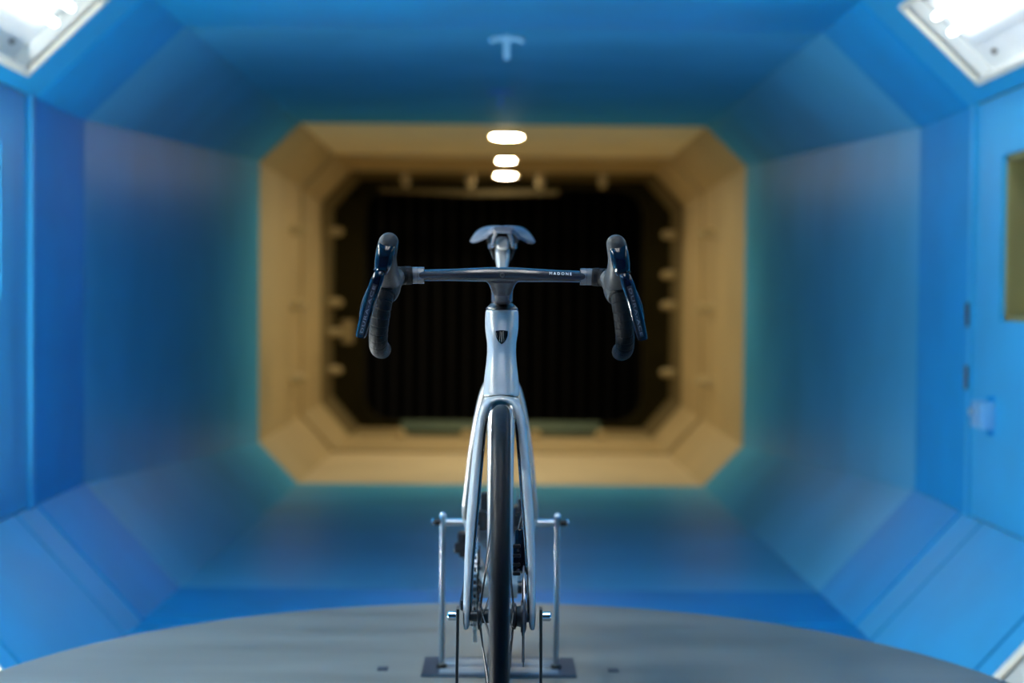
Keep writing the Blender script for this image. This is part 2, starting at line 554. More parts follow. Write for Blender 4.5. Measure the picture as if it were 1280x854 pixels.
# green beam on the far floor with four cream feet
t = thing('floor_beam', 'long grey green beam lying across the far floor before the black opening', 'beam', (0, 17.7, -.768))
bm = B()
loft(bm, [[(x, 17.62, -.735), (x, 17.62, -.675), (x, 17.80, -.595), (x, 17.90, -.595), (x, 17.90, -.735)] for x in (-1.20, 1.19)])
obj('beam', bm, M['green'], t, smooth=False)
for x in (-1.2, -.41, .41, 1.19):
    bm = B()
    box(bm, (x, 17.64, -.745), (.15, .22, .05), bevel=.01)
    box(bm, (x, 17.56, -.715), (.10, .06, .09), bevel=.01)
    obj('foot', bm, M['stud'], t)
t = thing('hanging_rail', 'dim olive rail hanging across the top of the black opening', 'rail', (-.4, 18.7, 2.22))
bm = B()
tube(bm, [(-1.55, 18.7, 2.25), (-.4, 18.7, 2.215), (.70, 18.7, 2.235)], .04, 10)
obj('tube', bm, M['rail'], t)
for x in (-1.35, .5):
    bm = B()
    cyl(bm, (x, 18.7, 2.23), (x, 18.7, 2.385), .012, 8)
    obj('hanger', bm, M['rail'], t)

# warm round ceiling lamps
def round_lamp(y, r, label):
    z = interp([(13, 2.395), (18.9, 2.39)], y)[0]
    t = thing('ceiling_lamp', label, 'lamp', (.03, y, z), 'round lamps in the cream ceiling')
    bm = B()
    lathe_z(bm, [(.0, r + .02), (-.02, r + .02), (-.024, r + .004), (-.008, r)], (.03, y, z), 32, cap=False)
    obj('rim', bm, M['cream'], t)
    bm = B()
    lathe_z(bm, [(-.004, r * .98), (-.020, r * .97), (-.032, r * .6), (-.034, .01)], (.03, y, z), 32)
    obj('diffuser', bm, M['warm'], t)
round_lamp(13.75, .14, 'brightest warm round ceiling lamp, nearest of the row of three')
round_lamp(15.95, .135, 'middle warm round ceiling lamp of the row of three')
round_lamp(17.9, .12, 'dimmest and farthest warm round ceiling lamp of the row of three')

# T shaped brackets under the diffuser ceiling
def bracket(x, y, s, m, label):
    z = interp([(Y1, ZT), (Y2, 2.395)], y)[0]
    t = thing('ceiling_bracket', label, 'bracket', (x, y, z))
    bm = B()
    tube(bm, [(x - .075 * s, y, z - .030 * s), (x - .05 * s, y, z - .018 * s), (x + .05 * s, y, z - .018 * s), (x + .075 * s, y, z - .030 * s)], .012 * s, 10)
    obj('crossbar', bm, m, t)
    bm = B()
    box(bm, (x, y, z - .055 * s), (.026 * s, .026 * s, .11 * s), bevel=.005 * s)
    obj('stem', bm, m, t)
bracket(.012, 6.62, 1.0, M['tape_mark'], 'pale blue T shaped bracket hanging at the front edge of the diffuser ceiling')
bracket(-.02, 9.4, 1.0, M['mark_dim'], 'mid blue T shaped bracket hanging deeper under the diffuser ceiling')

# ------------------------------------------------------------------ doors in the side walls
def door(sx, name, label, win):
    x = sx * XW
    bm = B()
    def pc(y0, y1, z0, z1, dx0=0.0, th=.045):
        box(bm, (x + sx * (dx0 + th / 2), (y0 + y1) / 2, (z0 + z1) / 2), (th, y1 - y0, z1 - z0))
    wy0, wy1, wz0, wz1 = win
    y0, y1, z0, z1 = 4.56, 5.638, ZU + .004, ZW - .006
    pc(y0, wy0, z0, z1); pc(wy1, y1, z0, z1); pc(wy0, wy1, z0, wz0); pc(wy0, wy1, wz1, z1)
    leaf = obj(name, bm, M['blue_door'], smooth=False)
    struct(leaf, label, 'door')
    # raised inner field round the window
    bm = B()
    fy0, fy1, fz0, fz1 = 4.66, 5.425, .12, 1.50
    def fc(a, b, c, d):
        box(bm, (x - sx * .006, (a + b) / 2, (c + d) / 2), (.012, b - a, d - c))
    fc(fy0, wy0, fz0, fz1); fc(wy1, fy1, fz0, fz1); fc(wy0, wy1, fz0, wz0); fc(wy0, wy1, wz1, fz1)
    obj('raised_panel', bm, M['blue_door'], leaf, smooth=False)
    for zz in ((.81, .57) if sx > 0 else ()):
        bm = B()
        cyl(bm, (x - sx * .018, 5.655, zz - .045), (x - sx * .018, 5.655, zz + .045), .008, 10)
        box(bm, (x - sx * .008, 5.66, zz), (.010, .018, .08))
        obj('hinge', bm, M['dark_steel'], leaf)
    if sx > 0:
        # latch box
        bm = B()
        box(bm, (x - sx * .035, 5.40, .445), (.05, .13, .10), bevel=.006)
        l = obj('latch', bm, M['blue_pale'], leaf)
        bm = B()
        cyl(bm, (x - sx * .06, 5.43, .455), (x - sx * .075, 5.43, .455), .014, 12)
        obj('button', bm, M['alu'], l)
        bm = B()
        box(bm, (x - sx * .02, 5.36, .505), (.03, .035, .022), bevel=.004)
        box(bm, (x - sx * .02, 5.36, .385), (.03, .035, .022), bevel=.004)
        obj('bolt', bm, M['blue_deep'], l)
    # window: olive casing, glass, booth behind
    bm = B()
    for (a, b, c, d) in ((wy0, wy1, wz0, wz0 + .02), (wy0, wy1, wz1 - .02, wz1), (wy0, wy0 + .02, wz0, wz1), (wy1 - .02, wy1, wz0, wz1)):
        box(bm, (x + sx * .06, (a + b) / 2, (c + d) / 2), (.11, b - a, d - c))
    obj('window_casing', bm, M['wood'], leaf, smooth=False)
    bm = B()
    box(bm, (x + sx * .10, (wy0 + wy1) / 2, (wz0 + wz1) / 2), (.006, wy1 - wy0 - .03, wz1 - wz0 - .03))
    obj('window_pane', bm, M['glass'], leaf, smooth=False)
    bm = B()
    for c, s_ in (((x + sx * .9, 5.2, .8), (.05, 2.4, 2.2)), ((x + sx * .5, 6.0, .8), (.8, .05, 2.2)), ((x + sx * .5, 3.99, .8), (.8, .05, 2.2)),
                  ((x + sx * .5, 5.0, 1.9), (.8, 2.0, .05)), ((x + sx * .5, 5.0, -.3), (.8, 2.0, .05))):
        if c[0] == x + sx * .9:
            box(bm, c, s_)
            booth = obj('wall_booth', bm, M['wood'], smooth=False)
            struct(booth, 'olive booth walls seen through the %s door window' % ('right' if sx > 0 else 'left'), 'wall')
        else:
            b2 = B()
            box(b2, c, s_)
            obj('panel', b2, M['wood'], booth, smooth=False)
    t = thing('booth_lamp', 'strip lamp under the booth ceiling behind the %s door' % ('right' if sx > 0 else 'left'), 'lamp', (x + sx * .45, 5.1, 1.84))
    bm = B()
    box(bm, (x + sx * .45, 5.1, 1.855), (.16, .9, .03), bevel=.005)
    obj('housing', bm, M['enamel'], t)
    bm = B()
    box(bm, (x + sx * .45, 5.1, 1.83), (.10, .84, .02), bevel=.005)
    obj('diffuser', bm, M['booth_lamp'], t)
    # cord hanging inside the booth window
    bm = B()
    tube(bm, catmull([(x + sx * .16, 5.2, 1.34), (x + sx * .15, 5.2, 1.2), (x + sx * .16, 5.205, 1.05)], 6), .008, 8)
    box(bm, (x + sx * .16, 5.205, 1.03), (.02, .02, .06), bevel=.004)
    tag(obj('pull_cord', bm, M['dark_steel']), 'short dark pull cord hanging behind the %s door window' % ('right' if sx > 0 else 'left'), 'cord')
door(1, 'door_2', 'blue door with a pale latch in the right wall', (4.74, 5.305, .79, 1.383))
door(-1, 'door_1', 'blue door at the left edge of the picture in the left wall', (4.74, 5.29, .83, 1.40))

# ------------------------------------------------------------------ fluorescent lamps in the corner slopes
def fixture(key, y0, y1, tube_m, label, group):
    s = Side(key)
    u0, u1 = FIX_U
    c = s.at((u0 + u1) / 2, (y0 + y1) / 2)
    t = thing('fluorescent_lamp', label, 'lamp', c, group)
    bm = B()
    d = .07
    s.slab(bm, u0, u1, y0, y1, -d, .01)                                   # back
    for (a, b, e, f) in ((u0 - .01, u0, y0, y1), (u1, u1 + .01, y0, y1), (u0, u1, y0 - .01, y0), (u0, u1, y1, y1 + .01)):
        s.slab(bm, a, b, e, f, -.001, d)
    obj('housing', bm, M['enamel'], t, smooth=False)
    bm = B()
    W = .026
    for (a, b, e, f) in ((u0 - .008, u0 + W - .008, y0 - .008, y1 + .008), (u1 - W + .008, u1 + .008, y0 - .008, y1 + .008),
                         (u0 + W - .008, u1 - W + .008, y0 - .008, y0 + W - .008), (u0 + W - .008, u1 - W + .008, y1 - W + .008, y1 + .008)):
        s.slab(bm, a, b, e, f, .012, .018)
    obj('rim', bm, M['rim_cream'], t, smooth=False, mods=(('BEVEL', dict(width=.004, segments=2)),))
    # stepped reflector under the tubes
    bm = B()
    for uu in (.20, .43):
        pass
    q = [s.at(.225, y0, -.058), s.at(.425, y0, -.058), s.at(.425, y1 - .06, -.058), s.at(.225, y1 - .06, -.058)]
    slab(bm, q, -s.n * .012)
    q = [s.at(.225, y0, -.058), s.at(.185, y0, -.066), s.at(.185, y1 - .04, -.066), s.at(.225, y1 - .06, -.058)]
    slab(bm, q, -s.n * .004)
    obj('reflector', bm, M['enamel'], t, smooth=False)
    for uu in (.285, .365):
        bm = B()
        cyl(bm, s.at(uu, y0 + .10, -.028), s.at(uu, y1 - .10, -.028), .013, 12)
        tb = obj('tube', bm, tube_m, t)
        for a, b in ((y0 + .07, y0 + .10), (y1 - .10, y1 - .07)):
            bm = B()
            cyl(bm, s.at(uu, a, -.028), s.at(uu, b, -.028), .0138, 12)
            cyl(bm, s.at(uu, (a + b) / 2, -.028), s.at(uu, (a + b) / 2, -.066), .010, 8)
            obj('socket', bm, M['enamel'], tb)
    for uu, yy in ((.135, y1 - .16), (.135, y0 + .16), (.44, y1 - .05)):
        bm = B()
        cyl(bm, s.at(uu, yy, -.07), s.at(uu, yy, -.058), .010, 10)
        obj('screw', bm, M['dark_steel'], t)
ord_ = ['nearest the tunnel throat, in view', 'second from the throat', 'third from the throat', 'fourth from the throat']
for i, (a, b) in enumerate(UP_BAYS):
    fixture('trim_1', a + .25, b - .04, M['tube_left'] if i else M['tube_left_far'], 'recessed two tube lamp in the upper left slope, ' + ord_[i], 'lamps in the upper slopes')
    fixture('trim_2', a + .25, b - .04, M['tube_right'] if i else M['tube_right_far'], 'recessed two tube lamp in the upper right slope, ' + ord_[i], 'lamps in the upper slopes')
for i, (a, b) in enumerate(LOW_BAYS):
    fixture('trim_3', a + .25, b - .16, M['tube_low_left'], 'recessed lamp with cream rim in the lower left slope, ' + ord_[i], 'lamps in the lower slopes')
    fixture('trim_4', a + .25, b - .16, M['tube_low_right'], 'recessed lamp with cream rim in the lower right slope, ' + ord_[i], 'lamps in the lower slopes')

t = thing('fluorescent_lamp', 'two tube lamp on the test section ceiling straight above the bicycle', 'lamp', (0, 1.9, ZT))
bm = B()
box(bm, (0, 1.9, ZT - .02), (.40, 1.4, .04), bevel=.006)
obj('housing', bm, M['enamel'], t)
for x in (-.09, .09):
    bm = B()
    cyl(bm, (x, 1.25, ZT - .06), (x, 2.55, ZT - .06), .013, 12)
    tb = obj('tube', bm, M['tube_top'], t)
    for y in (1.24, 2.56):
        bm = B()
        box(bm, (x, y, ZT - .052), (.03, .02, .04), bevel=.003)
        obj('socket', bm, M['enamel'], tb)

# ------------------------------------------------------------------ turntable
TC = Vector((0, 2.93, 0))
tt = thing('turntable', 'large round grey turntable under the bicycle', 'turntable', (0, 2.93, ZF))
bm = B()
lathe_z(bm, [(-.045, 1.19), (-.004, 1.20), (0, 1.196)], TC, 160)
obj('disc', bm, [M['table']], tt, angle=30)
bm = B()
lathe_z(bm, [(ZF + .002, 1.0), (-.045, 1.0)], TC, 96)
obj('pedestal', bm, M['table_edge'], tt)
for x, y in ((-.266, 3.372), (.262, 3.372)):
    bm = B()
    box(bm, (x, y, .0008), (.024, .036, .0016), bevel=.0004)
    obj('slot_cover', bm, M['plate_dark'], tt)

# ------------------------------------------------------------------ rear stand
RA = Vector((0, 3.37, .339))       # rear axle
FA = Vector((0, 2.36, .339))       # front axle
st = thing('axle_stand', 'pair of steel rods on a floor plate holding the rear axle', 'stand', (0, 3.385, 0))
bm = B()
box(bm, (0, 3.388, .002), (.35, .178, .003), bevel=.0008)
bp = obj('base_plate', bm, M['plate_dark'], st)
for a, b in ((-.136, .0), (.0, .136)):
    for dy in (-.036, .036):
        bm = B()
        box(bm, ((a + b) / 2, 3.388 + dy, .0042), (b - a - .002, .066, .0016), bevel=.0004)
        obj('cover_plate', bm, M['plate_light'], bp)
for sx in (-1, 1):
    bm = B()
    for k in range(9):
        box(bm, (sx * (.142 + k * .0038), 3.388, .0042), (.0022, .16, .0016))
    obj('grate', bm, M['plate_dark'], bp, smooth=False)['kind'] = 'stuff'
    x = sx * .131
    bm = B()
    cyl(bm, (x, RA.y, .004), (x, RA.y, .352), .0062, 16)
    rod = obj('upright', bm, M['steel'], st)
    bm = B()
    lathe_z(bm, [(.004, .012), (.012, .012), (.014, .008)], (x, RA.y, 0), 20)
    obj('foot_collar', bm, M['dark_steel'], rod)
    bm = B()
    lathe_z(bm, [(.350, .0078), (.356, .0078), (.360, .005), (.362, .002)], (x, RA.y, 0), 20)
    obj('top_cap', bm, M['alu'], rod)
    bm = B()
    lathe_x(bm, [(sx * .080, .006), (sx * .0801, .0085), (sx * .124, .0085), (sx * .1241, .006)], RA, 24, cap=True)
    obj('axle_peg', bm, M['alu'], st)
    bm = B()
    lathe_x(bm, [(sx * .137, .0075), (sx * .152, .0075)], RA, 20, cap=True)
    e = obj('peg_end', bm, M['black'], st)
    bm = B()
    lathe_x(bm, [(sx * .152, .0078), (sx * .156, .0078), (sx * .158, .004)], RA, 20, cap=True)
    obj('peg_cap', bm, M['chrome'], e)
    bm = B()
    box(bm, (sx * .0225, 3.39, .022), (.010, .05, .034), bevel=.002)
    obj('wheel_chock', bm, M['dark_steel'], st)

# front stand: two thin dark uprights clamped to the front axle nuts
fs = thing('axle_stand', 'pair of thin dark metal uprights clamped to the front axle', 'stand', (0, 2.36, 0))
for sx in (-1, 1):
    bm = B()
    path = catmull([(sx * .0665, FA.y, .352), (sx * .0668, FA.y, .30), (sx * .0672, FA.y, .24), (sx * .0665, FA.y, .12), (sx * .066, FA.y, .006)], 6)
    rings = [ering(p, (1, 0, 0), (0, 1, 0), .0024, .014, 12, 6) for p in path]
    loft(bm, rings)
    up = obj('upright', bm, M['dark_steel'], fs)
    bm = B()
    box(bm, (sx * .066, FA.y, .003), (.05, .07, .006), bevel=.001)
    obj('foot_plate', bm, M['plate_dark'], up)
    bm = B()
    lathe_x(bm, [(sx * .0695, .0075), (sx * .081, .0078), (sx * .083, .006), (sx * .083, .003), (sx * .080, .002)], FA, 20, cap=True)
    obj('axle_nut', bm, M['chrome'], fs)

# ------------------------------------------------------------------ road bicycle
bk = thing('road_bicycle', 'silver blue aero road bicycle seen head on, standing on the turntable', 'bicycle', (0, 2.86, 0))

def steer_y(z):
    return 2.403 + (z - .326) * .3057

REMESH = lambda v, it=6, f=.5: (('REMESH', dict(mode='VOXEL', voxel_size=v)), ('SMOOTH', dict(factor=f, iterations=it)))

# frame: one continuous shell
HT = [(.685, .0308, .036, .040), (.697, .0304, .035, .042), (.715, .0290, .034, .042), (.735, .0265, .032, .040), (.755, .0248, .030, .037),
      (.772, .0250, .030, .036), (.785, .0272, .030, .036), (.797, .0287, .030, .036), (.812, .0290, .029, .035), (.829, .0284, .028, .034)]
bm = B()
rings = []
for i in range(34):
    z = .6865 + (.829 - .6865) * i / 33
    a, f, b = interp(HT, z)
    yc = steer_y(z)
    ring = []
    for k in range(36):
        t = 2 * math.pi * k / 36
        ct, s_ = math.cos(t), math.sin(t)
        x = math.copysign(abs(ct) ** .78, ct) * a
        yy = math.copysign(abs(s_) ** .78, s_)
        yy *= b if yy > 0 else f
        zz = z
        if i < 6:
            zz -= (x / .03) ** 2 * .005 * (1 - i / 6)
        ring.append(Vector((x, yc + yy, zz)))
    rings.append(ring)
loft(bm, rings)
BB = Vector((0, 2.96, .27))
def tubeframe(path, tab, n=24, e=2.4, steps=8):
    """tab: half width in X and half height at each control point"""
    P = catmull(path, steps)
    k = len(P)
    rings = []
    for i, p in enumerate(P):
        a, b = P[max(0, i - 1)], P[min(k - 1, i + 1)]
        T = (b - a).normalized()
        u = Vector((1, 0, 0))
        u = (u - T * u.dot(T)).normalized()
        v = T.cross(u)
        wa, wb = interp(tab, i / (k - 1))
        rings.append(ering(p, u, v, wa, wb, n, e))
    loft(bm, rings)
tubeframe([(0, 2.555, .735), (0, 2.60, .665), (0, 2.72, .525), (0, 2.86, .37), (0, 2.955, .275)], [(0, .026, .035), (.12, .0300, .036), (.3, .0245, .034), (1, .0245, .033)])
tubeframe([(0, 2.56, .80), (0, 2.70, .795), (0, 2.90, .785), (0, 3.09, .785)], [(0, .020, .024), (.5, .017, .020), (1, .014, .018)])
tubeframe([(0, 2.962, .27), (0, 3.00, .42), (0, 3.04, .58), (0, 3.085, .76), (0, 3.095, .80)], [(0, .020, .026), (.5, .015, .026), (1, .0135, .026)])
for sx in (-1, 1):
    tubeframe([(sx * .012, 3.07, .70), (sx * .040, 3.14, .645), (sx * .062, 3.24, .53), (sx * .0735, 3.315, .435), (sx * .0805, 3.352, .372), (sx * .0790, 3.366, .343), (sx * .072, 3.352, .328)],
              [(0, .006, .012), (.4, .0062, .010), (.85, .0058, .011), (1, .007, .012)], 16)
    tubeframe([(sx * .0765, 3.368, .338), (sx * .071, 3.33, .326), (sx * .060, 3.22, .303), (sx * .040, 3.08, .285), (sx * .028, 2.97, .275)],
              [(0, .006, .013), (.5, .008, .012), (1, .012, .018)], 16)
lathe_x(bm, [(-.036, .022), (.036, .022)], BB, 28, cap=True)
frame = obj('frame', bm, M['silver'], bk, mods=REMESH(.0024, 5))
frame['label'] = 'silver blue metallic carbon frame'

# head badge: dark shield with fine lines
def head_front(x, z):
    a, f, b = interp(HT, z)
    q = min(.999, abs(x) / a)
    return steer_y(z) - f * (1 - q ** (2 / .78)) ** (.78 / 2)
def shield_pt(u, v):
    """u -1..1 across, v 0..1 down"""
    half = .0104 * (1 - max(0, (v - .15) / .85) ** 2.0) ** .75 if v < .999 else 0.0
    half = max(half, .0002)
    z = .7945 - v * .0235 - (u * u) * .0013 * (1 - v)
    return u * half, z
bm = B()
nu, nv = 12, 14
grid = [[None] * (nu + 1) for _ in range(nv + 1)]
for j in range(nv + 1):
    for i in range(nu + 1):
        x, z = shield_pt(-1 + 2 * i / nu, j / nv)
        grid[j][i] = bm.verts.new((x, head_front(x, z) - .0007, z))
for j in range(nv):
    for i in range(nu):
        bm.faces.new((grid[j][i], grid[j][i + 1], grid[j + 1][i + 1], grid[j + 1][i]))
badge = obj('head_badge', bm, M['badge'], bk, mods=(('SOLIDIFY', dict(thickness=.0008, offset=0)),))
badge['label'] = 'small dark shield badge on the head tube'
bm = B()
for pts in ([(-.25, .06), (-.32, .45), (-.62, .80)], [(.25, .06), (.32, .45), (.62, .80)], [(-.05, .1), (-.06, .5), (-.02, .85)], [(.08, .1), (.08, .5), (.05, .8)],
            [(-.85, .14), (-.86, .3), (-.84, .5)]):
    P = []
    for u, v in [(p.x, p.y) for p in catmull([(a, b, 0) for a, b in pts], 5)]:
        x, z = shield_pt(u, v)
        P.append((x, head_front(x, z) - .0013, z))
    tube(bm, P, .0003, 5)
obj('emblem_line', bm, M['badge_line'], badge)

# fork: legs and arch in one shell
FORK = [  # z, leg centre x, half width x, centre y, half chord
    (.318, .0530, .0040, 2.362, .012), (.330, .0525, .0058, 2.362, .015), (.344, .0522, .0062, 2.365, .017), (.400, .0508, .0072, 2.386, .019), (.427, .0497, .0078, 2.397, .0195),
    (.488, .0462, .0094, 2.420, .0210), (.567, .0400, .0095, 2.450, .0235), (.600, .0370, .0092, 2.463, .026), (.630, .0345, .0090, 2.475, .029)]
def fork_part(sx):
    rings = []
    for i in range(26):
        z = .318 + (.630 - .318) * i / 25
        cx, a, cy, b = interp(FORK, z)
        rings.append(ering((sx * cx, cy, z), (1, 0, 0), (0, 1, 0), a, b, 20, 2.6))
    for (x, z, a, cy, b) in ((.0315, .648, .0095, 2.484, .031), (.0265, .664, .0100, 2.492, .033), (.018, .6745, .0085, 2.498, .034), (.009, .6785, .0075, 2.500, .034), (0, .6795, .0075, 2.501, .034)):
        d = {.0315: (.94, .34), .0265: (.80, .60), .018: (.45, .89), .009: (.18, .98), 0: (0, 1)}[x]
        rings.append(ering((sx * x, cy, z), (d[0], 0, d[1] * sx), (0, 1, 0), a, b, 20, 2.6))
    return rings
bm = B()
loft(bm, fork_part(-1))
loft(bm, fork_part(1))
# crown that fills the shoulders up to the head tube
rings = []
for z, a, f, b in ((.668, .0345, .034, .036), (.674, .0335, .036, .038), (.680, .0322, .0365, .039), (.6855, .0300, .0355, .039)):
    ring = []
    for k in range(36):
        t = 2 * math.pi * k / 36
        ct, s_ = math.cos(t), math.sin(t)
        x = math.copysign(abs(ct) ** .78, ct) * a
        yy = math.copysign(abs(s_) ** .78, s_) * (b if s_ > 0 else f)
        arch = max(0.0, 1 - (x / .026) ** 2)
        zz = z - (x / .03) ** 2 * .005 if z > .67 else .655 + .016 * math.sqrt(arch)
        ring.append(Vector((x, steer_y(z) + yy, zz)))
    rings.append(ring)
loft(bm, rings)
fork = obj('fork', bm, M['silver'], bk, mods=REMESH(.0018, 6))
fork['label'] = 'silver blue fork straddling the front tyre'
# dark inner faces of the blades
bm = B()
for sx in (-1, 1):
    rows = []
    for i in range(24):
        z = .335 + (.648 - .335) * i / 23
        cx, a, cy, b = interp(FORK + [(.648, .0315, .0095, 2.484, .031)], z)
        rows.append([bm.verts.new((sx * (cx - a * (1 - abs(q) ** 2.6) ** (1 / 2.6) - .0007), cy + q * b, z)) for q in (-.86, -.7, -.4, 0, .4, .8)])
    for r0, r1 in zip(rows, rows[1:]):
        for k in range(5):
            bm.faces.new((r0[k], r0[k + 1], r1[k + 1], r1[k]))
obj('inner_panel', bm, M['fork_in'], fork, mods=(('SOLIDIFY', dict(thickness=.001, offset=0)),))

# headset cone, spacer column, stem
bm = B()
def steer_lathe(prof, n=36, ax=.0, e=2.0):
    rings = []
    for z, a, f in prof:
        rings.append(ering((0, steer_y(z), z), (1, 0, 0), (0, 1, 0), a, f, n, e))
    return rings
loft(bm, steer_lathe([(.829, .0275, .0275), (.8315, .0275, .0275), (.836, .0235, .0250), (.8395, .0195, .0225), (.841, .0187, .022)]))
hs = obj('headset_cap', bm, M['carbon'], bk, angle=60)
bm = B()
loft(bm, [ering((0, y, z), (1, 0, 0), (0, 1, 0), a, f, 32) for z, y, a, f in ((.8412, 2.560, .0165, .0232), (.8445, 2.561, .0165, .0232), (.845, 2.561, .0150, .0222),
      (.8470, 2.561, .0150, .0222), (.8480, 2.551, .0142, .0220), (.853, 2.532, .0122, .0200), (.859, 2.514, .0108, .0180), (.865, 2.502, .0092, .0160), (.869, 2.497, .0078, .0150))])
obj('spacer', bm, M['carbon'], hs, angle=60)

BARY = 2.468
def bar_sec(x):
    ax = abs(x)
    half_h = interp([(0, .0122), (.02, .0122), (.05, .0113), (.09, .0100), (.14, .0095)], ax)[0]
    half_d = interp([(0, .019), (.03, .019), (.08, .0185), (.13, .0150), (.15, .0130)], ax)[0]
    zc = interp([(0, .8885), (.03, .8882), (.08, .8870), (.14, .8858)], ax)[0]
    yc = BARY + interp([(0, 0), (.06, -.001), (.15, .004)], ax)[0]
    return zc, yc, half_h, half_d
bm = B()
rings = []
for i in range(57):
    x = -.145 + .29 * i / 56
    zc, yc, hh, hd = bar_sec(x)
    rings.append(ering((x, yc, zc), (0, 1, 0), (0, 0, 1), hd, hh, 28, 2.25))
loft(bm, rings)
# stem body sweeping back and down to the steerer, blended with the bar
rings = []
for y, z, a, h in ((2.458, .884, .030, .010), (2.472, .880, .024, .015), (2.490, .874, .0195, .022), (2.520, .866, .0187, .0270), (2.550, .862, .0187, .0270), (2.580, .862, .0180, .0255), (2.592, .862, .0150, .022)):
    rings.append(ering((0, y, z), (1, 0, 0), (0, -.12, .993), a, h, 28, 3.0))
loft(bm, rings)
loft(bm, steer_lathe([(.8415, .0182, .0205), (.8425, .0187, .0212), (.880, .0187, .0212)]))
bar = obj('handlebar', bm, M['bar'], bk, mods=REMESH(.0016, 5))
bar['label'] = 'satin graphite one piece handlebar and stem'
bm = B()
cyl(bm, (0, 2.4505, .8872), (0, 2.447, .8872), .0030, 16)
obj('bolt', bm, M['black'], bar)
bm = B()
lathe_ring = []
for r, yy in ((.0038, 2.4500), (.0038, 2.4470), (.0027, 2.4465), (.0027, 2.4500)):
    lathe_ring.append(ering((0, yy, .8872), (1, 0, 0), (0, 0, 1), r, r, 20))
loft(bm, lathe_ring, cap=False)
obj('bolt_ring', bm, M['dark_steel'], bar)
# lettering on the bar
bm = text_mesh('MADONE', .0066, 1.55)
for v in bm.verts:
    x, zz, k = v.co.x, v.co.y, v.co.z
    X = .0965 + x
    zc, yc, hh, hd = bar_sec(X)
    Z = zc + .0034 + zz
    q = min(.98, abs(Z - zc) / hh)
    Y = yc - hd * (1 - q ** 2.25) ** (1 / 2.25) - .0007 - k
    v.co = (X, Y, Z)
obj('lettering', bm, M['text'], bar, smooth=False)

